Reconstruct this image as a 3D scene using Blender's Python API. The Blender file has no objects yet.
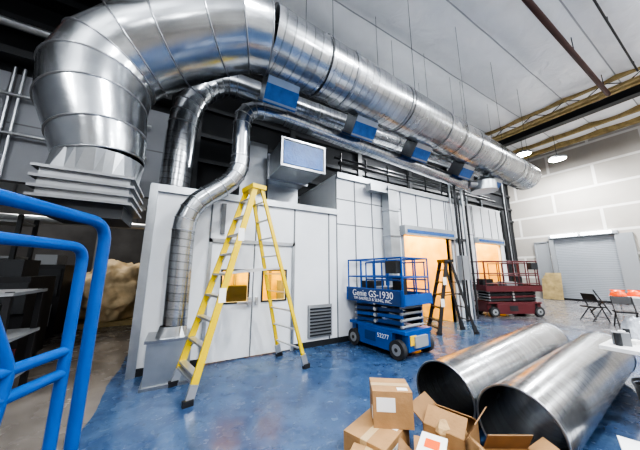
import bpy, bmesh, math, random
from mathutils import Vector, Matrix, noise as mnoise
random.seed(4)
V=Vector
# ------------------------------------------------------------ materials
def newmat(name):
    m=bpy.data.materials.new(name); m.use_nodes=True
    nt=m.node_tree; b=nt.nodes["Principled BSDF"]
    return m,nt,b
def mat(name,col,rough=.5,metal=0.,var=.0,vscale=6.,bump=0.,bscale=20.,emit=None,es=0.,trans=0.,alpha=1.):
    m,nt,b=newmat(name)
    b.inputs['Base Color'].default_value=(*col,1); b.inputs['Roughness'].default_value=rough
    b.inputs['Metallic'].default_value=metal
    if var>0 or bump>0:
        tc=nt.nodes.new('ShaderNodeTexCoord')
    if var>0:
        n=nt.nodes.new('ShaderNodeTexNoise'); n.inputs['Scale'].default_value=vscale; n.inputs['Detail'].default_value=5
        nt.links.new(tc.outputs['Object'],n.inputs['Vector'])
        r=nt.nodes.new('ShaderNodeValToRGB')
        r.color_ramp.elements[0].position=.3; r.color_ramp.elements[1].position=.7
        r.color_ramp.elements[0].color=(*[c*(1-var) for c in col],1)
        r.color_ramp.elements[1].color=(*[min(1,c*(1+var)) for c in col],1)
        nt.links.new(n.outputs['Fac'],r.inputs['Fac']); nt.links.new(r.outputs['Color'],b.inputs['Base Color'])
    if bump>0:
        n=nt.nodes.new('ShaderNodeTexNoise'); n.inputs['Scale'].default_value=bscale; n.inputs['Detail'].default_value=4
        nt.links.new(tc.outputs['Object'],n.inputs['Vector'])
        bp=nt.nodes.new('ShaderNodeBump'); bp.inputs['Strength'].default_value=bump; bp.inputs['Distance'].default_value=.03
        nt.links.new(n.outputs['Fac'],bp.inputs['Height']); nt.links.new(bp.outputs['Normal'],b.inputs['Normal'])
    if emit:
        b.inputs['Emission Color'].default_value=(*emit,1); b.inputs['Emission Strength'].default_value=es
    if trans: b.inputs['Transmission Weight'].default_value=trans
    if alpha<1: b.inputs['Alpha'].default_value=alpha
    return m
def spiral_mat(name,pitch,col=(.47,.485,.50),rough=.24,dark=.38):
    """galvanised sheet, helical lock seam driven by the UV (u = metres along duct, v = turn)"""
    m,nt,b=newmat(name); N=nt.nodes; L=nt.links
    uv=N.new('ShaderNodeUVMap'); uv.uv_map='duct'
    sx=N.new('ShaderNodeSeparateXYZ'); L.new(uv.outputs['UV'],sx.inputs[0])
    def ma(op,a,bb=None):
        n=N.new('ShaderNodeMath'); n.operation=op
        for i,x in enumerate((a,bb)):
            if x is None: continue
            if isinstance(x,(int,float)): n.inputs[i].default_value=x
            else: L.new(x,n.inputs[i])
        return n.outputs[0]
    ph=ma('ADD',ma('DIVIDE',sx.outputs[0],pitch),sx.outputs[1])
    fr=ma('FRACT',ph)
    d=ma('ABSOLUTE',ma('SUBTRACT',fr,.5))
    seam=ma('GREATER_THAN',d,.44)
    fl=ma('FLOOR',ph)
    wn=N.new('ShaderNodeTexWhiteNoise'); wn.noise_dimensions='1D'; L.new(fl,wn.inputs['W'])
    tc=N.new('ShaderNodeTexCoord')
    vo=N.new('ShaderNodeTexVoronoi'); vo.inputs['Scale'].default_value=28; L.new(tc.outputs['Object'],vo.inputs['Vector'])
    no=N.new('ShaderNodeTexNoise'); no.inputs['Scale'].default_value=2.2; no.inputs['Detail'].default_value=6; L.new(tc.outputs['Object'],no.inputs['Vector'])
    br=ma('ADD',ma('MULTIPLY',wn.outputs['Value'],.24),.72)
    br=ma('ADD',br,ma('MULTIPLY',no.outputs['Fac'],.26))
    br=ma('SUBTRACT',br,ma('MULTIPLY',seam,dark))
    mx=N.new('ShaderNodeVectorMath'); mx.operation='SCALE'; mx.inputs[0].default_value=col; L.new(br,mx.inputs['Scale'])
    L.new(mx.outputs[0],b.inputs['Base Color'])
    b.inputs['Metallic'].default_value=.95
    L.new(ma('ADD',rough-.08,ma('MULTIPLY',no.outputs['Fac'],.2)),b.inputs['Roughness'])
    hh=ma('ADD',ma('MULTIPLY',seam,1.2),ma('MULTIPLY',vo.outputs['Distance'],.06))
    hh=ma('ADD',hh,ma('MULTIPLY',no.outputs['Fac'],.7))
    bp=N.new('ShaderNodeBump'); bp.inputs['Strength'].default_value=.6; bp.inputs['Distance'].default_value=.014
    L.new(hh,bp.inputs['Height']); L.new(bp.outputs['Normal'],b.inputs['Normal'])
    return m
def brick_mat(name,base,line,w,h,mortar,axes='YZ',rough=.8,noise=.06,offset=.5,bump=.2,nscale=1.5,wr=0.,stretch=(1,1,1)):
    m,nt,b=newmat(name); N=nt.nodes; L=nt.links
    tc=N.new('ShaderNodeTexCoord'); s=N.new('ShaderNodeSeparateXYZ'); c=N.new('ShaderNodeCombineXYZ')
    L.new(tc.outputs['Object'],s.inputs[0])
    ix='XYZ'.index(axes[0]); iy='XYZ'.index(axes[1])
    L.new(s.outputs[ix],c.inputs[0]); L.new(s.outputs[iy],c.inputs[1])
    br=N.new('ShaderNodeTexBrick'); L.new(c.outputs[0],br.inputs['Vector'])
    br.inputs['Scale'].default_value=1; br.inputs['Brick Width'].default_value=w; br.inputs['Row Height'].default_value=h
    br.inputs['Mortar Size'].default_value=mortar; br.inputs['Mortar Smooth'].default_value=.3; br.offset=offset
    br.inputs['Color1'].default_value=(*base,1); br.inputs['Color2'].default_value=(*[x*(1-noise) for x in base],1)
    br.inputs['Mortar'].default_value=(*line,1)
    mp=N.new('ShaderNodeMapping'); mp.inputs['Scale'].default_value=stretch; L.new(tc.outputs['Object'],mp.inputs['Vector'])
    no=N.new('ShaderNodeTexNoise'); no.inputs['Scale'].default_value=nscale; no.inputs['Detail'].default_value=5; no.inputs['Distortion'].default_value=.8 if wr else 0
    L.new(mp.outputs[0],no.inputs['Vector'])
    mr=N.new('ShaderNodeMapRange'); mr.inputs['To Min'].default_value=1-noise*2; mr.inputs['To Max'].default_value=1+noise*2
    L.new(no.outputs['Fac'],mr.inputs['Value'])
    vm=N.new('ShaderNodeVectorMath'); vm.operation='SCALE'; L.new(br.outputs['Color'],vm.inputs[0]); L.new(mr.outputs[0],vm.inputs['Scale'])
    L.new(vm.outputs[0],b.inputs['Base Color']); b.inputs['Roughness'].default_value=rough
    ad=N.new('ShaderNodeMath'); ad.operation='MULTIPLY_ADD'; L.new(no.outputs['Fac'],ad.inputs[0]); ad.inputs[1].default_value=wr; L.new(br.outputs['Fac'],ad.inputs[2])
    bp=N.new('ShaderNodeBump'); bp.inputs['Strength'].default_value=bump; bp.inputs['Distance'].default_value=.06 if wr else .03; bp.invert=True
    L.new(ad.outputs[0],bp.inputs['Height']); L.new(bp.outputs['Normal'],b.inputs['Normal'])
    return m

M={}
M['duct']=spiral_mat('galvanised_spiral',.17)
M['duct_s']=spiral_mat('galvanised_spiral_small',.12,rough=.22)
M['gore']=mat('galvanised_gore',(.45,.47,.49),.22,.95,.14,3,.1,7)
M['sheet']=mat('galvanised_sheet',(.42,.44,.46),.33,.9,.12,3,.05,8)
M['seam']=mat('galvanised_seam',(.32,.33,.35),.3,.9)
M['film']=mat('blue_film',(.02,.10,.30),.35,0,.2,8,.2,25)
M['blue']=mat('blue_paint',(.003,.07,.29),.33,0,.08,5)
M['bluedk']=mat('blue_paint_dark',(.006,.04,.15),.45)
M['red']=mat('red_paint',(.10,.018,.022),.45)
M['yellow']=mat('yellow_fibreglass',(.66,.47,.005),.4)
M['alu']=mat('aluminium',(.6,.6,.6),.35,.85)
M['black']=mat('black_plastic',(.015,.015,.017),.5)
M['rubber']=mat('rubber',(.03,.03,.032),.8)
M['dkgrey']=mat('dark_steel',(.035,.037,.04),.5,.3)
M['grey']=mat('grey_paint',(.25,.26,.27),.5)
M['panel']=mat('white_panel',(.70,.72,.74),.3,0,.05,1.5)
M['panelline']=mat('panel_joint',(.14,.15,.16),.5)
M['white']=mat('white_paint',(.8,.8,.8),.5)
M['card']=mat('cardboard',(.36,.21,.095),.8,0,.1,8,.1,40)
M['cardin']=mat('cardboard_inside',(.22,.125,.055),.85,0,.1,8)
M['tape']=mat('packing_tape',(.5,.36,.2),.3)
M['paper']=mat('kraft_paper',(.48,.32,.16),.8,0,.2,12,.5,15)
M['label']=mat('paper_label',(.8,.8,.78),.6)
M['orange']=mat('orange_plastic',(.9,.12,.01),.35)
M['wood']=mat('raw_timber',(.32,.24,.11),.75,0,.3,4)
M['ply']=mat('plywood_warm',(.80,.52,.12),.7,0,.22,2)
M['ply2']=mat('timber_lining_warm',(.85,.55,.04),.7,0,.2,5)
M['rust']=mat('primer_pipe',(.06,.02,.016),.5)
M['lamp']=mat('lamp_lens',(1,1,1),.3,emit=(1,.98,.95),es=50)
M['strip']=mat('strip_lens',(1,1,1),.3,emit=(.9,.95,1),es=10)
M['tarp']=mat('beige_tarp',(.55,.42,.25),.6,0,.35,2.5,.9,3)
M['plastic']=mat('clear_plastic_sheet',(.38,.40,.44),.12,0,.4,6,.8,12)
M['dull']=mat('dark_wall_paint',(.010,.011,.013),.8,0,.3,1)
M['annex']=mat('annex_wall_paint',(.10,.10,.105),.8,0,.3,1)
M['yellowlabel']=mat('warning_label',(.8,.5,.02),.5)

def floor_mat():
    m,nt,b=newmat('floor_blue_and_concrete'); N=nt.nodes; L=nt.links
    tc=N.new('ShaderNodeTexCoord'); s=N.new('ShaderNodeSeparateXYZ'); L.new(tc.outputs['Object'],s.inputs[0])
    def noise(sc,det=6,dist=0):
        n=N.new('ShaderNodeTexNoise'); n.inputs['Scale'].default_value=sc; n.inputs['Detail'].default_value=det; n.inputs['Distortion'].default_value=dist
        L.new(tc.outputs['Object'],n.inputs['Vector']); return n.outputs['Fac']
    def ramp(f,p0,c0,p1,c1):
        r=N.new('ShaderNodeValToRGB'); e=r.color_ramp.elements; e[0].position=p0;e[1].position=p1
        e[0].color=(*c0,1);e[1].color=(*c1,1); L.new(f,r.inputs[0]); return r.outputs[0]
    def mix(f,a,c,mode='MIX'):
        x=N.new('ShaderNodeMix'); x.data_type='RGBA'; x.blend_type=mode
        if isinstance(f,float): x.inputs[0].default_value=f
        else: L.new(f,x.inputs[0])
        L.new(a,x.inputs[6]); L.new(c,x.inputs[7]); return x.outputs[2]
    def ma(op,a,bb):
        n=N.new('ShaderNodeMath'); n.operation=op
        for i,x in enumerate((a,bb)):
            if isinstance(x,(int,float)): n.inputs[i].default_value=x
            else: L.new(x,n.inputs[i])
        return n.outputs[0]
    blue=ramp(noise(2.6,10,1.2),.36,(.028,.060,.135),.66,(.056,.108,.205))
    scuff=ramp(noise(7,9,3.),.58,(0,0,0),.70,(1,1,1))
    pale=ramp(noise(.5),.0,(.15,.20,.27),1,(.18,.23,.30))
    blue=mix(ma('MULTIPLY',scuff,.45),blue,pale)
    dk=ramp(noise(.5),0,(.015,.026,.052),1,(.015,.026,.052))
    dark=ramp(noise(11,8,2.5),.58,(0,0,0),.66,(1,1,1))
    blue=mix(ma('MULTIPLY',dark,.45),blue,dk)
    dark2=ramp(noise(1.6,10,2.),.60,(0,0,0),.66,(1,1,1))
    blue=mix(ma('MULTIPLY',dark2,.3),blue,dk)
    conc=ramp(noise(1.3,8,.3),.3,(.12,.107,.095),.7,(.23,.207,.185))
    wob=ma('MULTIPLY',ma('SUBTRACT',noise(.8,5),.5),5.)
    mr=N.new('ShaderNodeMapRange'); mr.inputs['From Min'].default_value=7.5; mr.inputs['From Max'].default_value=10.5; mr.inputs['To Max'].default_value=.8
    L.new(ma('ADD',s.outputs[0],wob),mr.inputs['Value'])
    e2=ma('LESS_THAN',ma('ADD',s.outputs[0],ma('MULTIPLY',wob,.05)),-.72)
    msk=ma('MAXIMUM',mr.outputs[0],e2)
    col=mix(msk,blue,conc)
    L.new(col,b.inputs['Base Color'])
    L.new(ma('ADD',ma('MULTIPLY',noise(3,5),.4),.04),b.inputs['Roughness'])
    bp=N.new('ShaderNodeBump'); bp.inputs['Strength'].default_value=.10; bp.inputs['Distance'].default_value=.02
    L.new(noise(5,6,1),bp.inputs['Height']); L.new(bp.outputs['Normal'],b.inputs['Normal'])
    return m
M['floor']=floor_mat()
M['drywall']=brick_mat('drywall_taped',(.37,.345,.31),(.60,.58,.55),3.6,1.22,.07,'YZ',.85,.05,.5,.05)
M['ceiling']=brick_mat('ceiling_insulation',(.80,.81,.82),(.36,.37,.38),30,1.5,.022,'XY',.30,.05,.0,.6,1.8,1.4,(.8,1.,1))
M['greywall']=brick_mat('grey_block_wall',(.24,.25,.27),(.13,.13,.14),1.2,2.4,.02,'XZ',.8,.05,.0,.1)
M['rollup']=brick_mat('rollup_door_slats',(.27,.29,.31),(.17,.18,.2),20,.09,.012,'YZ',.45,.03,.0,.4)

# ------------------------------------------------------------ mesh builder
class O:
    def __init__(s,name):
        s.name=name; s.bm=bmesh.new(); s.mats=[]; s.uv=s.bm.loops.layers.uv.new('duct')
    def mi(s,k):
        if k not in s.mats: s.mats.append(k)
        return s.mats.index(k)
    def face(s,vs,k,smooth=False):
        try: f=s.bm.faces.new(vs)
        except ValueError: return None
        f.material_index=s.mi(k); f.smooth=smooth; return f
    def hexa(s,pts,k):
        v=[s.bm.verts.new(p) for p in pts]
        for q in ((0,3,2,1),(4,5,6,7),(0,1,5,4),(1,2,6,5),(2,3,7,6),(3,0,4,7)): s.face([v[i] for i in q],k)
    def box(s,x0,x1,y0,y1,z0,z1,k,T=None):
        P=[V(p) for p in ((x0,y0,z0),(x1,y0,z0),(x1,y1,z0),(x0,y1,z0),(x0,y0,z1),(x1,y0,z1),(x1,y1,z1),(x0,y1,z1))]
        if T: P=[T@p for p in P]
        s.hexa(P,k)
    def beam(s,p,q,a,b,k,side=(0,0,1)):
        p=V(p);q=V(q);d=(q-p).normalized(); sd=V(side)
        if abs(sd.dot(d))>.98: sd=V((1,0,0))
        x=(sd-d*sd.dot(d)).normalized(); y=d.cross(x)
        P=[]
        for c in (p,q):
            for i,j in ((-1,-1),(1,-1),(1,1),(-1,1)): P.append(c+x*i*a/2+y*j*b/2)
        s.hexa(P,k)
    def sweep(s,pts,r,k,seg=16,caps=True,closed=False,smoothlen=True,inner=None,ribs=None,s0=0.):
        pts=[V(p) for p in pts]; n=len(pts)
        rad=r if isinstance(r,(list,tuple)) else [r]*n
        dirs=[(pts[(i+1)%n]-pts[i]).normalized() for i in range(n if closed else n-1)]
        tans=[]
        for i in range(n):
            if closed: t=dirs[i]+dirs[i-1]
            elif i==0: t=dirs[0]
            elif i==n-1: t=dirs[-1]
            else: t=dirs[i]+dirs[i-1]
            tans.append(t.normalized())
        up=V((0,0,1)) if abs(tans[0].z)<.9 else V((0,1,0))
        x=(up-tans[0]*up.dot(tans[0])).normalized(); rings=[]
        prev=tans[0]
        for i in range(n):
            if i>0:
                ax=prev.cross(tans[i])
                if ax.length>1e-6: x=Matrix.Rotation(prev.angle(tans[i]),3,ax.normalized())@x
                prev=tans[i]
            t=tans[i]; x=(x-t*x.dot(t)).normalized(); y=t.cross(x)
            dd=dirs[i] if i<len(dirs) else dirs[-1]
            ang=t.angle(dd) if not closed else 0
            st=1/max(.3,math.cos(ang)); 
            ax=dd-t*dd.dot(t)
            ring=[]
            for j in range(seg):
                a=2*math.pi*j/seg; p=(x*math.cos(a)+y*math.sin(a))*rad[i]
                if ax.length>1e-5:
                    an=ax.normalized(); p=p+an*(p.dot(an))*(st-1)
                ring.append(pts[i]+p)
            rings.append(ring)
        ln=s0; last=n if closed else n-1
        vr=[[s.bm.verts.new(p) for p in rg] for rg in rings]
        for i in range(last):
            i2=(i+1)%n; l=(pts[i2]-pts[i]).length
            A=vr[i];B=vr[i2]
            if not smoothlen:
                A=[s.bm.verts.new(p) for p in rings[i]];B=[s.bm.verts.new(p) for p in rings[i2]]
            for j in range(seg):
                j2=(j+1)%seg
                f=s.face([A[j],A[j2],B[j2],B[j]],k,True)
                if f:
                    for lp,uvv in zip(f.loops,((ln,j/seg),(ln,(j+1)/seg),(ln+l,(j+1)/seg),(ln+l,j/seg))): lp[s.uv].uv=uvv
            ln+=l
        if caps and not closed:
            for rg in (rings[0],rings[-1]): s.face([s.bm.verts.new(p) for p in rg],k)
        if ribs:
            idx,rr,kk=ribs
            for i in idx: s.sweep(rings[i],rr,kk,6,closed=True)
        return rings,ln
    def cyl(s,p,q,r,k,seg=16): s.sweep([p,q],r,k,seg)
    def done(s,loc=(0,0,0),rz=0.,parent=None,bevel=0.,scale=None):
        lone=[v for v in s.bm.verts if not v.link_faces]
        if lone: bmesh.ops.delete(s.bm,geom=lone,context='VERTS')
        bmesh.ops.recalc_face_normals(s.bm,faces=s.bm.faces)
        me=bpy.data.meshes.new(s.name); s.bm.to_mesh(me); s.bm.free()
        for k in s.mats: me.materials.append(M[k])
        o=bpy.data.objects.new(s.name,me); bpy.context.scene.collection.objects.link(o)
        o.location=loc; o.rotation_euler=(0,0,rz)
        if parent: o.parent=parent
        if bevel:
            md=o.modifiers.new('b','BEVEL'); md.width=bevel; md.segments=2; md.limit_method='ANGLE'
        return o
def fillet(pts,rad,n=5):
    pts=[V(p) for p in pts]; out=[pts[0]]
    for i in range(1,len(pts)-1):
        a=(pts[i-1]-pts[i]); b=(pts[i+1]-pts[i]); r=min(rad,a.length*.49,b.length*.49)
        p0=pts[i]+a.normalized()*r; p1=pts[i]+b.normalized()*r
        for j in range(n+1):
            t=j/n; out.append(p0*(1-t)**2+pts[i]*2*t*(1-t)+p1*t*t)
    out.append(pts[-1]); return out
def text(name,s,size,k,parent,loc,rot,ext=.002,bold=0.):
    c=bpy.data.curves.new(name,'FONT'); c.body=s; c.size=size; c.extrude=ext; c.align_x='CENTER'; c.align_y='CENTER'; c.offset=bold
    t=bpy.data.objects.new(name+'_tmp',c); bpy.context.scene.collection.objects.link(t)
    bpy.context.view_layer.update()
    me=bpy.data.meshes.new_from_object(t.evaluated_get(bpy.context.evaluated_depsgraph_get()))
    bpy.data.objects.remove(t)
    me.materials.clear(); me.materials.append(M[k])
    o=bpy.data.objects.new(name,me); bpy.context.scene.collection.objects.link(o)
    o.parent=parent; o.location=loc; o.rotation_euler=rot; return o

# ------------------------------------------------------------ room shell
CZ=8.8; CT=CZ-.005
def slab(name,*a):
    o=O(name); o.box(*a); return o.done()
slab('floor',-9,19.2,-9,16.2,-.2,0,'floor')
# ceiling : vinyl faced insulation sagging between purlins
o=O('ceiling'); nx,ny=100,168; g=[]
for i in range(nx+1):
    row=[]
    for j in range(ny+1):
        x=-9+28.2*i/nx; y=-9+25.2*j/ny
        z=CZ-.10*abs(math.sin(math.pi*y/1.5))*(.75+.5*mnoise.noise(V((x*.4,y*.4,0))))+.035*mnoise.noise(V((x*.9,y*1.6,3)))
        row.append(o.bm.verts.new((x,y,z)))
    g.append(row)
for i in range(nx):
    for j in range(ny): o.face([g[i][j],g[i][j+1],g[i+1][j+1],g[i+1][j]],'ceiling',True)
o.done()
o=O('wall_right')
o.box(19,19.2,-9,2.75,0,CZ+.1,'drywall'); o.box(19,19.2,2.75,5.9,3.45,CZ+.1,'drywall'); o.box(19,19.2,5.9,16,0,CZ+.1,'drywall')
o.done()
o=O('door_1')
o.box(19.02,19.1,3.35,5.7,0,3.45,'rollup')
o.box(18.9,18.995,5.7,5.9,0,3.45,'grey'); o.box(18.9,18.995,3.2,3.35,0,3.45,'grey')
o.box(18.86,18.99,3.2,5.9,3.45,3.6,'grey')
o.box(18.9,19.15,2.75,3.2,0,3.45,'grey')
for y in (3.4,4.65): o.box(18.78,18.86,y,y+1.1,3.5,3.62,'strip')
o.box(18.94,19.02,3.35,5.7,0,.1,'black')
o.done()
o=O('door_2'); o.box(18.92,18.995,6.0,6.55,0,3.25,'grey'); o.box(18.88,18.99,5.95,6.0,0,3.3,'grey'); o.box(18.88,18.99,6.55,6.62,0,3.3,'grey'); o.box(18.88,18.99,5.95,6.62,3.25,3.32,'grey')
o.box(18.88,18.93,6.06,6.1,1.0,1.15,'alu'); o.done()
o=O('window_1'); o.box(18.93,18.995,2.2,2.6,1.2,2.45,'film')
for a in ((2.15,2.2,1.15,2.5),(2.6,2.65,1.15,2.5),(2.2,2.6,1.15,1.2),(2.2,2.6,2.45,2.5)): o.box(18.9,18.995,a[0],a[1],a[2],a[3],'dkgrey')
o.done()
o=O('wall_back')
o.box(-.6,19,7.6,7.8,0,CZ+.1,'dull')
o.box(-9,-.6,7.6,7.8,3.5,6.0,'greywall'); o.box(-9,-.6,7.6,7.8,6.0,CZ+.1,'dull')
o.done()
o=O('wall_back_annex'); o.box(-9,-.4,16,16.2,0,CZ+.1,'annex'); o.box(-.6,-.4,7.8,16,0,CZ+.1,'greywall'); o.done()
slab('wall_left',-9.2,-9,-9,16.2,0,CZ+.1,'greywall')
slab('wall_front',-9,19.2,-9.2,-9,0,CZ+.1,'drywall')
o=O('steel_girt')
for z in (4.7,5.5,6.4,7.3,8.1): o.box(-.5,18.9,7.48,7.595,z,z+.12,'dkgrey')
for x in range(0,19,3): o.box(x,x+.2,7.42,7.595,0,CT,'dkgrey')
o.done()
o=O('roof_beam')  # dark steel roof beams at upper left, plus rails along the back wall
for z in (6.2,7.0,7.9): o.box(-8.8,-.6,7.2,7.59,z,z+.18,'dkgrey')
for x in (-7,-5,-3.2,-1.4): o.box(x,x+.2,2.5,7.5,CZ-.45,CT,'dkgrey')
o.box(-8.8,-.9,4.6,4.8,CZ-.7,CZ-.45,'dkgrey'); o.box(-8.8,-.9,6.4,6.6,CZ-.7,CZ-.45,'dkgrey')
o.done()
o=O('sprinkler_pipe'); o.cyl((-5.5,6.3,7.6),(-3.2,6.3,7.6),.05,'orange',10); o.cyl((-8,5.6,7.2),(-1.5,5.6,7.2),.05,'sheet',10); o.cyl((-8,6.9,6.7),(-1.2,6.9,6.7),.09,'sheet',12)
for x in (-5,-3.6): o.cyl((x,6.3,7.6),(x,6.3,CT),.012,'dkgrey',6)
o.done()
o=O('conduit_bank')
for i,x in enumerate((-5.2,-4.9,-4.2,-3.6,-3.45,-2.7,-2.1)): o.cyl((x,7.5,3.5),(x,7.5,6.1),.035,'sheet',8)
o.cyl((-7,7.45,4.5),(-1,7.45,4.5),.04,'sheet',8); o.cyl((-7,7.45,5.4),(-1,7.45,5.4),.04,'sheet',8)
o.done()
def joist(name,x,k='wood',z=8.35):
    o=O(name)
    o.box(x-.09,x+.09,-8.8,7.4,CZ-.14,CT,k); o.box(x-.07,x+.07,-8.8,7.4,z-.05,z+.05,k)
    y=-8.6; f=1
    while y<7:
        o.cyl((x,y,z if f>0 else CZ-.1),(x,y+.55,CZ-.1 if f>0 else z),.018,'dkgrey',6); y+=.55; f=-f
    o.done()
joist('bar_joist',13.6)
o=O('timber_blocking')
for x,w_ in ((14.4,.16),(15.3,.3),(17.0,.16),(18.2,.3)): o.box(x,x+w_,-8.8,7.3,CZ-.24,CT,'wood')
o.done()
o=O('steel_girder'); o.box(14.9,15.1,-8.8,7.3,CZ-.38,CT,'dkgrey'); o.box(14.82,15.18,-8.8,7.3,CZ-.42,CZ-.38,'dkgrey'); o.done()
o=O('gas_pipe'); o.cyl((2,1.75,8.1),(13.4,1.75,8.1),.07,'rust',12)
for x in (4,7,10,13): o.cyl((x,1.75,8.1),(x,1.75,CT),.012,'dkgrey',6)
o.done()
o=O('conduit_pipe'); o.cyl((2,1.0,8.5),(13.4,1.0,8.5),.025,'dkgrey',10)
for x in (4,7,10,13): o.cyl((x,1.0,8.5),(x,1.0,CT),.01,'dkgrey',6)
o.done()

# ------------------------------------------------------------ booths
def panelwall(o,x0,x1,y,z0,z1,k='panel',step=1.2,t=.1,zs=()):
    o.box(x0,x1,y,y+t,z0,z1,k)
    x=x0
    while x<x1-.05:
        o.box(x-.014,x+.014,y-.012,y,z0,z1,'panelline'); x+=step
    for z in zs: o.box(x0,x1,y-.01,y,z-.012,z+.012,'panelline')
o=O('equipment_booth_small')
panelwall(o,-.5,.45,5,0,3.05,step=.95); panelwall(o,2.17,3.3,5,0,3.05,step=.9)
panelwall(o,.45,2.17,5,2.2,3.05,step=.86)
o.box(-.5,-.4,5.1,7.3,0,3.05,'panel'); o.box(3.19,3.29,5.1,7.3,0,3.05,'panel'); o.box(-.5,3.29,7.3,7.4,0,3.05,'ply2')
o.box(-.4,3.19,6.5,6.55,.02,3.0,'ply2')
for x in (.3,.75,1.2,1.65,2.1,2.55): o.box(x,x+.05,6.42,6.5,.02,3.0,'wood')
o.box(-.4,3.19,6.40,6.5,1.75,1.85,'wood'); o.box(1.0,1.5,6.1,6.4,.02,1.25,'dkgrey'); o.box(2.3,2.8,6.1,6.4,.02,1.35,'grey')
o.box(-.5,3.29,5,7.4,3.05,3.09,'panel')
o.box(-.55,3.29,4.94,5.0,2.97,3.1,'sheet'); o.box(-.56,-.44,4.93,5.0,0,3.05,'sheet')
o.box(-.5,.45,4.97,5.0,0,.11,'dkgrey'); o.box(2.17,3.29,4.97,5.0,0,.11,'dkgrey')
o.box(-.4,3.19,5.1,7.3,.001,.02,'ply')
o.box(2.52,3.12,4.96,5.0,.18,.86,'grey'); 
for i in range(9): o.box(2.56,3.08,4.94,4.97,.22+i*.068,.25+i*.068,'dkgrey')
o.box(.62,.7,4.96,5,2.3,2.9,'panelline')
o.done()
o=O('door_3')
for x0,x1,w0,w1 in ((.5,1.29,.72,1.2),(1.31,2.12,1.5,1.98)):
    o.box(x0,w0,5.0,5.05,.02,2.13,'panel'); o.box(w1,x1,5.0,5.05,.02,2.13,'panel')
    o.box(w0,w1,5.0,5.05,.02,1.02,'panel'); o.box(w0,w1,5.0,5.05,1.6,2.13,'panel')
    for a in ((w0-.03,w0,.99,1.63),(w1,w1+.03,.99,1.63),(w0,w1,.99,1.02),(w0,w1,1.6,1.63)): o.box(a[0],a[1],4.98,5.0,a[2],a[3],'dkgrey')
for a in ((.44,.5,0,2.2),(2.12,2.18,0,2.2),(.44,2.18,2.13,2.2)): o.box(a[0],a[1],4.96,5.0,a[2],a[3],'sheet')
o.box(1.29,1.31,4.99,5.0,.02,2.13,'panelline')
o.box(1.2,1.26,4.93,5.0,.95,1.1,'alu'); o.box(1.35,1.4,4.93,5.0,.95,1.1,'alu')
o.box(1.0,1.26,4.9,4.93,1.0,1.03,'alu')
o.done()
o=O('equipment_booth_large')
panelwall(o,3.3,5.6,5,0,4.0,step=.58,zs=(2.75,3.4)); panelwall(o,5.6,7.8,5,2.85,4.0,step=.7); panelwall(o,7.8,8.9,5,0,4.0,step=.55)
o.box(3.3,8.9,5,7.3,4.0,4.06,'panel'); o.box(8.8,8.9,5.1,7.3,0,4.0,'panel'); o.box(3.32,3.4,5.1,7.3,0,4,'panel')
o.box(3.4,8.8,7.2,7.3,0,4.0,'ply'); o.box(5.55,5.6,4.94,5.1,0,2.85,'sheet'); o.box(7.8,7.86,4.94,5.1,0,2.85,'sheet')
o.box(5.5,7.9,4.8,5.0,2.62,2.9,'sheet'); o.box(5.6,7.8,4.79,4.8,2.68,2.78,'film')
o.box(3.3,8.9,4.93,5,3.95,4.1,'sheet'); o.box(3.3,5.5,4.97,5,0,.11,'dkgrey')
o.box(5.45,5.6,5.1,7.2,0,4,'ply'); o.box(7.8,7.9,5.1,7.2,0,4,'ply')
for x in (6.2,6.9,7.6): o.box(x,x+.03,7.17,7.2,0,4,'wood')
o.done()
o=O('equipment_booth_large')
panelwall(o,9.0,10.9,5.8,0,4.4,step=.6,zs=(3.1,)); panelwall(o,10.9,12.9,5.8,2.8,4.4,step=.7); panelwall(o,12.9,13.4,5.8,0,4.4)
o.box(9.0,13.4,5.8,7.3,4.4,4.46,'panel'); o.box(13.3,13.4,5.8,7.3,0,4.4,'panel'); o.box(9.0,9.1,5.9,7.3,0,4.4,'panel')
o.box(9.1,13.3,7.2,7.3,0,4.4,'ply'); o.box(10.8,13.0,5.62,5.8,2.75,3.0,'sheet'); o.box(10.9,12.9,5.6,5.62,2.82,2.92,'film')
o.box(10.75,10.9,5.9,7.2,0,4.3,'ply'); o.box(12.9,13.0,5.9,7.2,0,4.3,'ply')
for x in (11.5,12.2): o.box(x,x+.03,7.17,7.2,0,4,'wood')
o.done()
def bench(name,x0,x1,y0,y1):
    o=O(name); o.box(x0,x1,y0,y1,.85,.92,'grey')
    for x in (x0,x1-.08):
        for y in (y0,y1-.08): o.box(x,x+.08,y,y+.08,0,.85,'grey')
    o.box(x0+.2,x0+.7,y0+.1,y1-.1,.92,1.5,'dkgrey'); o.box(x0+.9,x1-.2,y0+.2,y1-.2,.92,1.2,'white'); o.box(x0,x1,y0,y1,.2,.25,'grey'); o.done()
bench('work_bench',6.0,7.4,6.4,7.0); bench('work_bench',11.2,12.6,6.5,7.1)
o=O('pipe_rack')
for i,(x,y,z1) in enumerate(((7.95,4.9,4.6),(8.15,4.85,5.0),(8.4,4.9,4.3),(8.62,4.88,5.2),(8.95,4.95,4.8),(9.2,5.6,5),(9.6,5.7,4.7),(10.3,5.7,4.9),(13.6,5.7,5.4),(13.9,5.8,6.0),(14.3,5.9,5.4))):
    o.cyl((x,y,0),(x,y,z1),.045 if i%2 else .03,'dkgrey' if i%3 else 'sheet',8)
o.box(8.1,8.5,4.82,4.99,1.3,2.1,'grey'); o.box(7.95,8.6,4.86,4.99,2.6,2.68,'dkgrey'); o.box(9.3,9.8,5.6,5.79,1.2,2.2,'grey')
o.box(13.5,14.4,5.9,6.1,0,4.6,'dull')
o.done()
o=O('rectangular_riser_duct')
o.box(4.78,5.12,4.66,4.92,1.75,3.9,'sheet'); 
for z in (1.8,2.5,3.2,3.8): o.box(4.75,5.15,4.63,4.92,z,z+.03,'seam')
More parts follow.
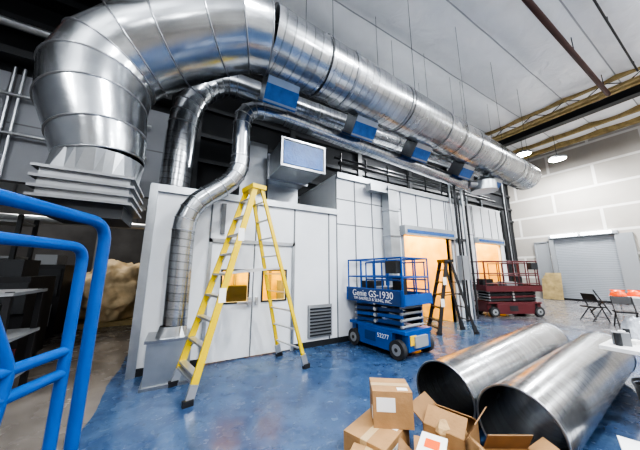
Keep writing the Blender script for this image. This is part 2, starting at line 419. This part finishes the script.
o.box(4.2,4.78,4.7,4.92,3.7,3.9,'sheet'); o.box(4.86,5.04,4.74,4.92,.0,1.75,'sheet')
o.done()
o=O('roof_piping')
o.cyl((3.6,5.3,4.55),(12.5,5.6,4.75),.05,'dkgrey',8); o.cyl((3.6,5.5,4.8),(12.5,5.8,5.0),.04,'dkgrey',8)
for x in (3.7,4.6,5.5,6.4,7.3,8.2): o.cyl((x,5.35,4.07),(x,5.35,4.9),.025,'dkgrey',6)
for x in (9.6,10.8,12.0): o.cyl((x,5.9,4.46),(x,5.9,5.4),.03,'sheet',6)
o.done()

# ------------------------------------------------------------ ductwork
o=O('main_spiral_duct')
arc=[(-1.0,3.98,2.98),(-1.06,4.0,3.3),(-1.18,4.1,3.74),(-1.24,4.25,4.2),(-1.14,4.3,4.6),(-.85,4.22,4.91),(-.42,4.02,5.13),(.2,3.72,5.34),(.60,3.54,5.43),(.95,3.5,5.46)]
rr=[.45,.5,.57,.61,.62,.62,.60,.57,.545,.53]
o.sweep(arc,rr,'gore',40,caps=False,smoothlen=False,ribs=(range(len(arc)),.013,'seam'))
end=V((12.3,4.25,5.45)); st=V(arc[-1])
o.sweep([st,end],.53,'duct',40,caps=True)
for i in range(1,7):
    c=st.lerp(end,i/7); d=(end-st).normalized()
    o.sweep([c-d*.03,c+d*.03],.542,'seam',40,caps=False)
for i in range(0,5):
    c=st.lerp(end,(i+.45)/5)
    for sg in (-1,1): o.cyl((c.x,c.y+sg*.55,c.z),(c.x,c.y+sg*.55,CT),.005,'dkgrey',6)
    d=(end-st).normalized(); o.sweep([c-d*.015,c+d*.015],.55,'dkgrey',40,caps=False)
o.cyl((-.4,4.0,5.75),(-.4,4.0,CT),.005,'dkgrey',6)
def sq2r(o,c,hx,hy,z0,r,z1,k,n=32):
    A=[];B=[]
    for j in range(n):
        a=2*math.pi*(j+.5)/n; ca,sa=math.cos(a),math.sin(a); q=max(abs(ca),abs(sa))
        A.append(o.bm.verts.new((c[0]+hx*ca/q,c[1]+hy*sa/q,z0))); B.append(o.bm.verts.new((c[0]+r*ca,c[1]+r*sa,z1)))
    for j in range(n): o.face([A[j],A[(j+1)%n],B[(j+1)%n],B[j]],k,False)
cx,cy,hf=-1.0,3.98,.39
sq2r(o,(cx,cy),hf,hf,2.72,.45,3.0,'sheet')
o.box(cx-hf,cx+hf,cy-hf,cy+hf,2.4,2.72,'sheet')
for i,z in enumerate((2.36,2.46,2.57,2.68)): o.box(cx-hf-.05,cx+hf+.05,cy-hf-.05,cy+hf+.05,z,z+.03,'seam')
o.box(cx-hf+.04,cx+hf-.04,cy-hf+.04,cy+hf-.04,2.2,2.4,'dkgrey')
o.done()
o=O('spiral_duct_upper')
p=fillet([(-.22,5.35,3.1),(-.18,5.35,5.0),(.35,5.35,5.85),(1.2,5.35,5.85)],.75,4)
o.sweep(p,.27,'gore',28,caps=False,smoothlen=False,ribs=(range(1,len(p)-1),.01,'seam'))
o.sweep([p[-1],(10.9,5.35,5.85)],.27,'duct_s',28)
o.sweep([(-.22,5.35,3.1),(-.2,5.35,4.3)],.272,'duct_s',28,caps=False)
for i in range(7):
    if i%2==0: o.cyl((1.4+i*1.5,5.35,6.1),(1.4+i*1.5,5.35,CT),.005,'dkgrey',6)
    o.sweep([(1.38+i*1.5,5.35,5.85),(1.42+i*1.5,5.35,5.85)],.28,'seam',28,caps=False)
o.done()
o=O('spiral_duct_lower')
p=fillet([(.02,4.6,.72),(.0,4.6,2.65),(.85,4.6,3.35),(.82,4.6,4.85),(1.7,4.6,4.9)],.4,4)
o.sweep([p[0],p[1]],.17,'duct_s',24,caps=False)
o.sweep(p[1:-1]+[p[-1]],.17,'gore',24,caps=False,smoothlen=False,ribs=(range(0,len(p)-1),.008,'seam'))
o.sweep([p[-1],(8.6,4.7,4.62)],.19,'duct_s',24)
for i in range(0,5,2): 
    o.cyl((2.2+i*1.5,4.6,5.05),(2.2+i*1.5,4.6,CT),.005,'dkgrey',6)
o.box(-.3,.26,4.36,4.9,0,.62,'sheet'); sq2r(o,(.0,4.6),.22,.2,.62,.18,.78,'sheet',24)
o.box(-.33,.29,4.33,4.93,.60,.64,'seam'); o.box(-.33,.29,4.33,4.93,0,.04,'seam')
o.done()
for i,x in enumerate((1.35,3.4,5.5,7.9,10.0)):
    yc=3.5+(x-.95)*.066; o=O('duct_takeoff_boot')
    T=Matrix.Translation((x,yc,5.46))@Matrix.Rotation(math.radians(38),4,'X')
    o.box(-.3,.3,-.22,.22,-.86,-.48,'sheet',T); o.box(-.33,.33,-.25,.25,-.9,-.86,'seam',T); o.box(-.31,.31,-.23,.23,-.93,-.9,'film',T)
    o.box(-.31,.31,-.235,-.22,-.86,-.6,'film',T)
    o.done()
o=O('rectangular_plenum_duct')
o.box(1.6,2.55,4.36,6.3,3.7,4.25,'sheet'); o.box(1.62,2.53,4.34,4.36,3.73,4.22,'film'); 
for y in (4.33,5.2,6.1): 
    for a in ((1.56,2.59,3.66,3.7),(1.56,2.59,4.25,4.29),(1.56,1.6,3.7,4.25),(2.55,2.59,3.7,4.25)): o.box(a[0],a[1],y,y+.04,a[2],a[3],'seam')
o.box(1.0,1.6,5.4,6.3,3.1,4.6,'sheet'); o.box(1.7,2.5,5.6,6.3,3.1,3.7,'sheet')
o.done()
o=O('inline_duct_fan')
o.sweep([(9.2,4.4,4.4),(9.2,4.4,4.7)],.4,'sheet',28); o.sweep([(9.2,4.4,4.7),(9.2,4.4,4.85)],[.4,.2],'sheet',28)
o.sweep([(9.2,4.4,4.38),(9.2,4.4,4.4)],.43,'seam',28); o.cyl((8.6,4.6,4.6),(8.9,4.5,4.6),.15,'seam',12)
o.done()

# ------------------------------------------------------------ ladders
def stepladder(name,H,sf,sr,wf,wt,n,k,loc,rz,wr=None,km='alu'):
    o=O(name); wr=wr or wf
    def P(side,sg,z):
        t=z/H; s=(-sf if side<0 else sr)*(1-t); w=(wf if side<0 else wr)*(1-t)+wt*t
        return V((s+(.06*side*t),sg*w/2,z))
    for sg in (-1,1):
        o.beam(P(-1,sg,.05),P(-1,sg,H),.09,.03,k,(1,0,0)); o.beam(P(1,sg,.05),P(1,sg,H),.06,.03,k,(1,0,0))
        for sd in (-1,1):
            f=P(sd,sg,0); o.box(f.x-.06,f.x+.06,f.y-.03,f.y+.03,0,.07,'black'); o.beam(P(sd,sg,.06),P(sd,sg,.22),.1,.036,km,(1,0,0))
        o.beam(P(-1,sg,H*.52),P(1,sg,H*.55),.025,.008,km)
    for i in range(1,n+1):
        z=H*i/(n+.7); a=P(-1,-1,z);b=P(-1,1,z); o.beam(a,b,.03,.09,km,(0,0,1))
        for sg in (-1,1):
            q=P(-1,sg,z); o.beam(q+V((0,0,-.12)),q.lerp(P(-1,-sg,z),.3),.012,.02,km)
        a=P(1,-1,z);b=P(1,1,z); o.beam(a,b,.022,.035,km,(0,0,1))
    o.beam(P(-1,-1,H*.08),P(-1,1,H*.08+.001),.03,.09,km)
    o.box(-.13,.13,-wt/2-.04,wt/2+.04,H-.02,H+.06,k)
    for z in (.42,.72): 
        a=P(-1,-1,H*z); o.box(a.x-.05,a.x+.05,a.y-.022,a.y-.016,a.z-.1,a.z+.1,'label')
    return o.done(loc,rz)
stepladder('step_ladder',3.0,.9,.9,.72,.34,9,'yellow',(1.03,4.2,0),math.radians(13),.82)
stepladder('step_ladder',1.85,.5,.5,.55,.3,5,'black',(6.45,4.3,0),math.radians(-25),None,'dkgrey')

# ------------------------------------------------------------ scissor lifts
def scissor_lift(name,Lh,Wh,col,dk,loc,rz,top=1.85,deck=1.02,board=.3,txt=True):
    e=bpy.data.objects.new(name,None); bpy.context.scene.collection.objects.link(e); e.location=loc; e.rotation_euler=(0,0,rz)
    o=O('chassis')
    o.box(-Lh+.12,Lh-.12,-Wh+.12,Wh-.12,.12,.42,dk); 
    o.box(-Lh+.3,Lh-.3,-Wh,-Wh+.12,.1,.44,col); o.box(-Lh+.3,Lh-.3,Wh-.12,Wh,.1,.44,col)
    o.box(-Lh,-Lh+.14,-Wh+.1,Wh-.1,.14,.46,col); o.box(Lh-.14,Lh,-Wh+.1,Wh-.1,.14,.46,col)
    o.box(-Lh,Lh,-Wh+.02,Wh-.02,.44,.5,col); o.box(Lh-.02,Lh+.05,-.2,.2,.2,.4,'grey'); o.box(Lh,Lh+.02,-.3,-.12,.25,.42,'yellowlabel')
    o.box(-.25,.05,-Wh-.01,-Wh,.2,.38,dk)
    o.done(parent=e,bevel=.01)
    o=O('wheels')
    for sx in (-1,1):
        for sy in (-1,1):
            x=sx*(Lh-.18); y=sy*(Wh-.02)
            o.cyl((x,y-.055,.17),(x,y+.055,.17),.17,'rubber',24); o.cyl((x,y-.062,.17),(x,y+.062,.17),.1,'grey' ,20); o.cyl((x,y-.07,.17),(x,y+.07,.17),.035,'dkgrey',12)
    o.done(parent=e)
    o=O('scissor_arms'); n=4; z0=.52; hh=(deck-.03-z0)/n
    for i in range(n):
        a=z0+i*hh+.03; b=z0+(i+1)*hh-.02
        for sy in (-1,1):
            y=sy*(Wh-.13)
            o.beam((-Lh+.12,y,a),(Lh-.12,y,b),.07,.04,col if i%2 else dk,(0,0,1)); o.beam((-Lh+.12,y-sy*.06,b),(Lh-.12,y-sy*.06,a),.07,.04,'dkgrey',(0,0,1))
            o.cyl((0,y-.08,(a+b)/2),(0,y+.08,(a+b)/2),.04,'alu',10)
        for sx in (-1,1): o.cyl((sx*(Lh-.14),-Wh+.1,a),(sx*(Lh-.14),Wh-.1,a),.03,'grey',8)
    o.cyl((-Lh*.4,0,.55),(Lh*.3,0,.9),.06,'grey',12)
    o.done(parent=e)
    o=O('platform')
    o.box(-Lh-.04,Lh+.04,-Wh,Wh,deck-.05,deck,'dkgrey')
    o.box(-Lh-.04,Lh+.04,-Wh-.02,-Wh,deck-.08,deck+board-.08,col); o.box(-Lh-.04,Lh+.04,Wh,Wh+.02,deck-.08,deck+.14,col)
    o.box(-Lh-.05,-Lh-.03,-Wh,Wh,deck-.06,deck+.14,col); o.box(Lh+.03,Lh+.05,-Wh,Wh,deck-.06,deck+.14,col)
    r=.018
    xs=[-Lh,-Lh*.45,Lh*.1,Lh*.55,Lh]
    for sy in (-1,1):
        y=sy*(Wh-.02)
        for x in xs: o.cyl((x,y,deck),(x,y,top),r,col,10)
        for z in (top,deck+(top-deck)*.55,deck+.2): o.cyl((-Lh,y,z),(Lh,y,z),r,col,10)
        y2=sy*(Wh-.07)
        for z in (top-.07,deck+(top-deck)*.48): o.cyl((-Lh*.3,y2,z),(Lh*.98,y2,z),r*.9,col,10)
        for x in (-Lh*.3,Lh*.3,Lh*.95): o.cyl((x,y2,deck),(x,y2,top-.07),r*.9,col,10)
    for x in (-Lh,Lh):
        for z in (top,deck+(top-deck)*.55): o.cyl((x,-Wh+.01,z),(x,Wh-.01,z),r,col,10)
        o.cyl((x,0,deck),(x,0,top),r,col,10)
    o.box(Lh-.3,Lh-.05,-Wh-.08,-Wh+.08,top-.3,top-.06,'dkgrey'); o.box(-Lh+.1,-Lh+.5,-.1,.25,deck,deck+.35,'black')
    o.box(-.1,.3,-.25,.2,deck,deck+.25,'grey'); o.box(.35,.55,-.2,0,deck,deck+.45,'dkgrey')
    o.done(parent=e)
    if txt:
        o=O('decal_plate'); o.box(-Lh*.98,Lh*.98,-Wh-.03,-Wh-.02,deck-.06,deck+board-.1,'bluedk'); o.done(parent=e)
        rx=(math.pi/2,0,0); y=-Wh-.034
        text('decal_text','Genie GS-1930',.185,'white',e,(0,y,deck+board-.2),rx,.001,0)
        text('decal_text_small','TIM BARFIELD & SLING, INC.',.085,'white',e,(0,y,deck-.01),rx,.001,.0)
        text('decal_number','52277',.12,'white',e,(Lh*.33,-Wh-.012,.34),rx,.002)
    return e
scissor_lift('scissor_lift',.76,.44,'blue','bluedk',(4.02,4.14,0),math.radians(-85))
scissor_lift('scissor_lift',1.0,.42,'red','dkgrey',(10.75,4.85,0),math.radians(-27),top=1.95,deck=.95,board=.2,txt=False)

# ------------------------------------------------------------ foreground blue lift guard rail
o=O('platform_guard_rail')
d=V((-.39,-.92,0)).normalized(); c0=V((-.39,1.84,0))
def W(u,z): return c0+d*u+V((0,0,z))
k='blue'
def rail(pts,rad=.1,r=.023): o.sweep(fillet([W(*p) for p in pts],rad,6),r,k,14)
rail([(1.6,1.87),(0,1.87),(0,.12)],.12,.029)
rail([(1.6,1.72),(.13,1.72),(.13,.12)],.08,.024)
rail([(.14,1.22),(1.6,1.22)]); rail([(.14,1.12),(1.6,1.12)])
rail([(.62,1.72),(.38,1.22),(.5,.12)],.05)
rail([(1.1,1.87),(1.1,.12)]);rail([(1.6,1.87),(1.6,.12)])
for z in (.12,.6): rail([(0,z),(1.6,z)])
pf=V((-.92,.39,0)); r=.022
for u in (1.6,):
    a=W(u,1.87); o.sweep(fillet([a,a+pf*.8,a+pf*.8-V((0,0,1.75))],.1,5),r,k,12)
P=[W(0,0),W(1.6,0),W(1.6,0)+pf*.8,W(0,0)+pf*.8]
o.hexa([p+V((0,0,.0)) for p in P]+[p+V((0,0,.12)) for p in P],'bluedk')
o.done()

# ------------------------------------------------------------ ducts on the floor
def floor_duct(a,b,r):
    o=O('spiral_duct_section'); a=V(a);b=V(b)
    o.sweep([a,b],r,'duct_s',48,caps=False,ribs=((0,1),.010,'seam'))
    o.sweep([a,b],r-.008,'duct_s',48,caps=False)
    o.done()
floor_duct((2.55,1.86,.322),(6.1,2.18,.322),.31); floor_duct((2.55,1.19,.322),(5.9,1.42,.322),.31)

# ------------------------------------------------------------ cardboard boxes
def box_closed(o,c,sx,sy,z0,z1,rz):
    T=Matrix.Translation((c[0],c[1],0))@Matrix.Rotation(rz,4,'Z')
    o.box(-sx/2,sx/2,-sy/2,sy/2,z0,z1,'card',T); o.box(-sx/2,sx/2,-.03,.03,z1,z1+.002,'tape',T)
    o.box(-sx/2-.002,-sx/2,-.03,.03,z1-.08,z1,'tape',T)
    o.box(-.14,.02,-sy/2-.003,-sy/2,z1-.16,z1-.05,'label',T); o.box(.05,sx/2-.03,-sy/2+.03,-.06,z1,z1+.003,'label',T)
    o.box(-sx/2-.003,-sx/2,-sy/2+.04,-.05,z0+.05,z0+.14,'label',T)
def bmesh_ico(o,p,r,k,sq=1.,smooth=False):
    ret=bmesh.ops.create_icosphere(o.bm,subdivisions=2,radius=r)
    for v in ret['verts']:
        v.co=V((v.co.x*random.uniform(.8,1.25),v.co.y*random.uniform(.8,1.25),v.co.z*random.uniform(.7,1.2)*sq))+p
    fs=set(f for v in ret['verts'] for f in v.link_faces); i=o.mi(k)
    for f in fs: f.material_index=i; f.smooth=smooth
def box_open(o,c,sx,sy,h,rz,angs=(60,50,70,40),fill='paper',z0=0):
    T=Matrix.Translation((c[0],c[1],z0))@Matrix.Rotation(rz,4,'Z'); t=.008
    o.box(-sx/2,sx/2,-sy/2,sy/2,0,t,'card',T)
    o.box(-sx/2,-sx/2+t,-sy/2,sy/2,0,h,'card',T);o.box(sx/2-t,sx/2,-sy/2,sy/2,0,h,'card',T)
    o.box(-sx/2,sx/2,-sy/2,-sy/2+t,0,h,'card',T);o.box(-sx/2,sx/2,sy/2-t,sy/2,0,h,'card',T)
    for i,(ax,ang) in enumerate(zip((0,90,180,270),angs)):
        w=(sy if i%2==0 else sx)/2; D=(sx if i%2==0 else sy)/2; fl=min(sx,sy)*.5
        o.box(-fl,0,-w+.005,w-.005,-t/2,t/2,'cardin' if i%2 else 'card',T@Matrix.Rotation(math.radians(ax),4,'Z')@Matrix.Translation((D-t/2,0,h))@Matrix.Rotation(math.radians(180-ang),4,'Y'))
    if fill:
        for _ in range(9):
            p=T@V((random.uniform(-sx*.32,sx*.32),random.uniform(-sy*.32,sy*.32),h*random.uniform(.7,1.0)))
            bmesh_ico(o,p,random.uniform(.05,.08),fill)
o=O('cardboard_box'); box_closed(o,(1.62,1.86),.46,.38,0,.27,math.radians(20)); o.done()
o=O('cardboard_box'); box_closed(o,(1.80,1.87),.34,.28,.273,.56,math.radians(-35)); o.done()
o=O('cardboard_box'); box_closed(o,(1.3,1.64),.32,.26,0,.24,math.radians(35)); o.done()
o=O('cardboard_box'); box_open(o,(2.12,1.5),.36,.32,.34,math.radians(15),(150,35,140,60)); o.done()
o=O('cardboard_box'); box_open(o,(2.2,1.04),.34,.3,.28,math.radians(-30),(30,120,40,60)); o.done()
o=O('cardboard_box'); box_open(o,(1.7,1.36),.32,.28,.2,math.radians(40),(20,40,25,50),None); o.done()
o=O('paper_packet'); T=Matrix.Translation((1.72,1.38,.0))@Matrix.Rotation(.5,4,'Z'); o.box(-.1,.1,-.08,.08,.02,.34,'card',T); o.box(-.13,.13,-.09,.09,.34,.355,'label',T); o.box(-.05,.05,-.05,.05,.355,.36,'orange',T); o.done()
o=O('foam_board_box'); T=Matrix.Translation((3.12,.52,0))@Matrix.Rotation(.3,4,'Z'); o.box(-.3,.3,-.2,.2,0,.2,'card',T); o.box(-.32,.32,-.22,.22,.2,.23,'white',T); o.done()

# ------------------------------------------------------------ right hand furniture
def table(name,x0,x1,y0,y1,k='white',ins=.1):
    o=O(name); o.box(x0,x1,y0,y1,.72,.76,k)
    for x in (x0+.12,x1-.12):
        for y in (y0+ins,y1-ins): o.cyl((x,y,0),(x,y,.72),.016,'grey',8)
        o.cyl((x,y0+ins,.12),(x,y1-ins,.12),.012,'grey',8)
    return o
o=table('folding_table',4.3,6.3,-.5,1.06,'white',.3); o.done()
def drape(name,x0,x1,y0,y1,z,k,amp=.1,n=30):
    o=O(name); g=[]
    for i in range(n+1):
        row=[]
        for j in range(n+1):
            u=i/n;v=j/n; e=max(abs(u-.5),abs(v-.5))*2
            q=V((u*6,v*6,0)); zz=z+amp*(.6+.9*mnoise.noise(q)+.35*mnoise.noise(q*3))
            if e>.95: zz=z
            row.append(o.bm.verts.new((x0+(x1-x0)*u,y0+(y1-y0)*v,max(z,zz))))
        g.append(row)
    for i in range(n):
        for j in range(n): o.face([g[i][j],g[i+1][j],g[i+1][j+1],g[i][j+1]],k,False)
    return o
o=drape('plastic_sheeting',4.95,6.2,.2,1.02,.765,'plastic',.22)
o.done()
o=O('small_parts_pile')
for i in range(18): 
    x=4.4+random.random()*.5; y=.1+random.random()*.85; hgt=.03+.12*random.random()
    T=Matrix.Translation((x,y,0))@Matrix.Rotation(random.random()*3,4,'Z'); o.box(-.07,.07,-.04,.04,.762,.765+hgt,('label','card','dkgrey','grey','black')[i%5],T)
for i in range(3): o.cyl((4.45+.2*i,.93,.765),(4.45+.2*i,.93,.9),.03,('dkgrey','label')[i%2],10)
o.done()
o=O('waste_bin'); o.sweep([(3.85,.56,0),(3.85,.56,.56)],[.16,.2],'black',24,caps=False); o.sweep([(3.85,.56,.56),(3.85,.56,.59)],.212,'dkgrey',24,caps=False); o.sweep([(3.85,.56,.02),(3.85,.56,.03)],.16,'black',24); o.done()
o=table('folding_table',12.9,13.7,.9,2.7); o.done()
for i in range(5):
    o=O('hard_hat'); x,y=13.1+.25*(i%2),1.2+i*.33; kk='orange' if i%2==0 or i==3 else 'white'
    ret=bmesh.ops.create_uvsphere(o.bm,u_segments=20,v_segments=10,radius=.17); mi=o.mi(kk)
    dl=[v for v in ret['verts'] if v.co.z<-.01]; bmesh.ops.delete(o.bm,geom=dl,context='VERTS')
    for v in o.bm.verts: v.co=V((v.co.x*1.15,v.co.y,v.co.z*1.1+.015))
    for f in o.bm.faces: f.material_index=mi; f.smooth=True
    o.cyl((0.02,0,0),(0.02,0,.012),.205,kk,20)
    o.box(-.17,.17,-.012,.012,.16,.205,kk)
    o.done((x,y,.762),.4*i)
def chair(loc,rz):
    o=O('folding_chair'); 
    for s in (-.2,.2):
        o.cyl((-.25,s,0),(.1,s,.85),.016,'black',8); o.cyl((.28,s,0),(-.12,s,.45),.016,'black',8)
    o.box(-.22,.2,-.2,.2,.43,.47,'black'); T=Matrix.Translation((.07,0,.75))@Matrix.Rotation(.3,4,'Y'); o.box(-.01,.01,-.21,.21,-.1,.12,'black',T)
    o.cyl((-.2,-.2,.12),(-.2,.2,.12),.01,'black',6); o.cyl((.22,-.2,.08),(.22,.2,.08),.01,'black',6)
    o.done(loc,rz)
chair((11.9,2.9,0),2.6); chair((11.2,2.1,0),.4); chair((14.4,3.3,0),1.8)
o=O('plywood_offcut')
for i in range(3):
    T=Matrix.Translation((18.5,5.9+i*.1,0))@Matrix.Rotation(math.radians(8+i*2),4,'Y'); o.box(-.01,.01,-.35,.35,.02,1.5-.15*i,'wood',T)
o.done()

# ------------------------------------------------------------ left background clutter
o=O('machine_cabinet')
o.box(-3.6,-2.2,6.2,7.2,.1,1.5,'black'); o.box(-3.6,-2.2,6.15,6.2,.9,1.4,'dkgrey'); o.box(-3.3,-2.5,6.13,6.15,.3,.8,'grey'); 
for x in (-3.5,-2.3): 
    for y in (6.3,7.1): o.box(x-.05,x+.05,y-.05,y+.05,0,.1,'dkgrey')
o.box(-3.2,-2.4,6.4,7.0,1.5,1.8,'dkgrey'); o.done()
o=O('machine_cabinet')
o.box(-3.3,-2.5,8.6,9.5,.08,1.75,'black'); o.box(-3.25,-2.55,8.56,8.6,1.0,1.65,'dkgrey'); o.box(-3.2,-2.6,8.55,8.57,.3,.8,'grey'); o.box(-3.1,-2.7,8.7,9.3,1.75,2.0,'grey')
for x in (-3.2,-2.6):
    for y in (8.7,9.4): o.box(x-.04,x+.04,y-.04,y+.04,0,.08,'dkgrey')
o.done()
o=O('annex_duct'); o.box(-8.5,-.8,9.4,10.0,3.6,4.1,'sheet')
for x in range(-8,-1): o.box(x,x+.04,9.36,10.04,3.56,4.14,'seam')
for x in (-7,-4,-1.5):
    for y in (9.4,10.0): o.cyl((x,y,4.1),(x,y,CT),.01,'dkgrey',6)
o.cyl((-8.5,11,3.2),(-.8,11,3.2),.12,'sheet',14)
for x in (-7,-4,-1.5): o.cyl((x,11,3.2),(x,11,CT),.01,'dkgrey',6)
o.box(-6.0,-5.8,10.5,10.7,0,CT,'grey'); o.box(-2.9,-2.7,12.5,12.7,0,CT,'grey')
o.done()
o=O('storage_rack')
for x in (-2.9,-1.75):
    for y in (4.5,5.3): o.box(x-.03,x+.03,y-.03,y+.03,0,1.35,'black')
for z in (.25,.75,1.3): o.box(-2.95,-1.7,4.45,5.35,z,z+.04,'grey')
o.box(-2.8,-2.3,4.55,5.2,.29,.6,'black'); o.box(-2.2,-1.85,4.6,5.2,.29,.55,'red'); o.box(-2.7,-2.4,4.6,5.2,.79,1.05,'black'); o.box(-2.3,-2.0,4.6,5.2,.79,1.15,'dkgrey')
o.cyl((-2.6,4.9,1.34),(-2.6,4.9,1.6),.13,'grey',16); o.cyl((-2.2,4.8,1.34),(-2.2,4.8,1.5),.1,'dkgrey',16)
o.done()
o=O('storage_rack')
for x in (-5.6,-3.6):
    for y in (9.0,9.8): o.box(x-.04,x+.04,y-.04,y+.04,0,3.0,'dkgrey')
for z in (.3,1.1,1.9,2.8): o.box(-5.6,-3.6,9,9.8,z,z+.06,'grey')
for i in range(8): 
    x=-5.5+.23*i; z=(.36,1.16,1.96)[i%3]; o.box(x,x+.18,9.1,9.6,z,z+.3+.05*(i%4),('card','grey','black','film')[i%4])
o.done()
def bundle(name,c,s):
    o=O(name); o.box(c[0]-.6*s,c[0]+.6*s,c[1]-.5*s,c[1]+.5*s,0,.14,'wood')
    ret=bmesh.ops.create_icosphere(o.bm,subdivisions=5,radius=1.); mi=o.mi('tarp')
    for v in ret['verts']:
        q=v.co.copy(); w=1+.3*mnoise.noise(q*2.)+.16*mnoise.noise(q*5)+.08*mnoise.noise(q*11)
        v.co=V((c[0]+max(-.7,min(.7,q.x*w*.72))*s,c[1]+max(-.6,min(.6,q.y*w*.65))*s,.14+max(0,(q.z*w+.85))*.66*s))
    for f in o.bm.faces:
        if len(f.verts)==3: f.material_index=mi; f.smooth=True
    o.done()
bundle('tarp_covered_pallet',(-1.75,10.3),1.4)

# ------------------------------------------------------------ light fixtures
def area(loc,e,size,col=(.95,.975,1.),name='lamp',up=False):
    l=bpy.data.lights.new(name,'AREA'); l.shape='DISK'; l.size=size; l.energy=e; l.color=col
    ob=bpy.data.objects.new(name,l); ob.location=loc; bpy.context.scene.collection.objects.link(ob)
    if up: ob.rotation_euler=(math.pi,0,0)
    return ob
def highbay(x,y,z,e,up=0,r=.22):
    o=O('high_bay_light'); o.cyl((x,y,z),(x,y,z+.1),r,'grey',24); o.cyl((x,y,z+.1),(x,y,z+.22),.1,'dkgrey',16); o.cyl((x,y,z-.015),(x,y,z),r-.03,'lamp',24); o.cyl((x,y,z+.2),(x,y,CT),.01,'dkgrey',6)
    if up: o.sweep([(x,y,z+.1),(x,y,z+.102)],.2,'lamp',24)  # glowing top disc, added to go with the ceiling fill
    o.done()
    area((x,y,z-.05),e,.4,name='high_bay_lamp')
    if up: area((x,y,z+.3),up,.5,name='added_ceiling_fill',up=True)  # upward fill added out of view to brighten the ceiling
for x,y,z,e in ((-5,-4,6.8,220),(0,-4.5,6.8,330),(5,-4.5,6.8,350),(10,-4.5,6.8,380),(16,-4,6.8,420),(-4.5,.5,6.8,200)): highbay(x,y,z,e,e*.8)
for x,y,z in ((.5,.3,7.8),(4.8,-.8,7.6),(9.5,-1.5,7.6),(7.3,6.1,6.6),(16,0.5,8.0)):
    highbay(x,y,z,350)
for x,y,z in ((15.9,5.4,7.9),(16.9,4.35,7.4)): highbay(x,y,z,480,0,.36)
def panel_light(x,y,z,e,col,n='booth_panel_annex_fill',s=.5):
    o=O(n); o.box(x-s/2,x+s/2,y-s/2,y+s/2,z,z+.04,'grey'); o.done(); area((x,y,z-.03),e,s,col,'booth_lamp_annex_fill')
panel_light(.6,5.65,3.0,80,(1,.72,.2)); panel_light(2.0,5.65,3.0,80,(1,.72,.2)); panel_light(6.7,6.0,3.95,270,(1,.72,.27)); panel_light(11.9,6.5,4.35,230,(1,.72,.27)); panel_light(-2.2,10.5,6.5,170,(1,.93,.82)); panel_light(-5.5,12.5,6.5,150,(1,.97,.92))  # booth lights, then an unseen annex pair added to brighten tarp and annex

w=bpy.data.worlds.new('world'); bpy.context.scene.world=w; w.use_nodes=True; w.node_tree.nodes['Background'].inputs[0].default_value=(.5,.55,.6,1); w.node_tree.nodes['Background'].inputs[1].default_value=.3
try: bpy.context.scene.view_settings.look='AgX - High Contrast'
except Exception: pass

# ------------------------------------------------------------ camera
t=math.radians(10.6);a=math.radians(60.5); c,s=math.cos(t),math.sin(t)
R=V((math.sin(a),-math.cos(a),0));F=V((math.cos(a)*c,math.sin(a)*c,s));U=V((-math.cos(a)*s,-math.sin(a)*s,c))
cam=bpy.data.cameras.new('camera'); cam.sensor_width=36; cam.lens=245/640*36; cam.clip_start=.05
co=bpy.data.objects.new('camera',cam); bpy.context.scene.collection.objects.link(co)
mw=Matrix((R,U,-F)).transposed().to_4x4(); mw.translation=V((0,0,1.6)); co.matrix_world=mw
bpy.context.scene.camera=co
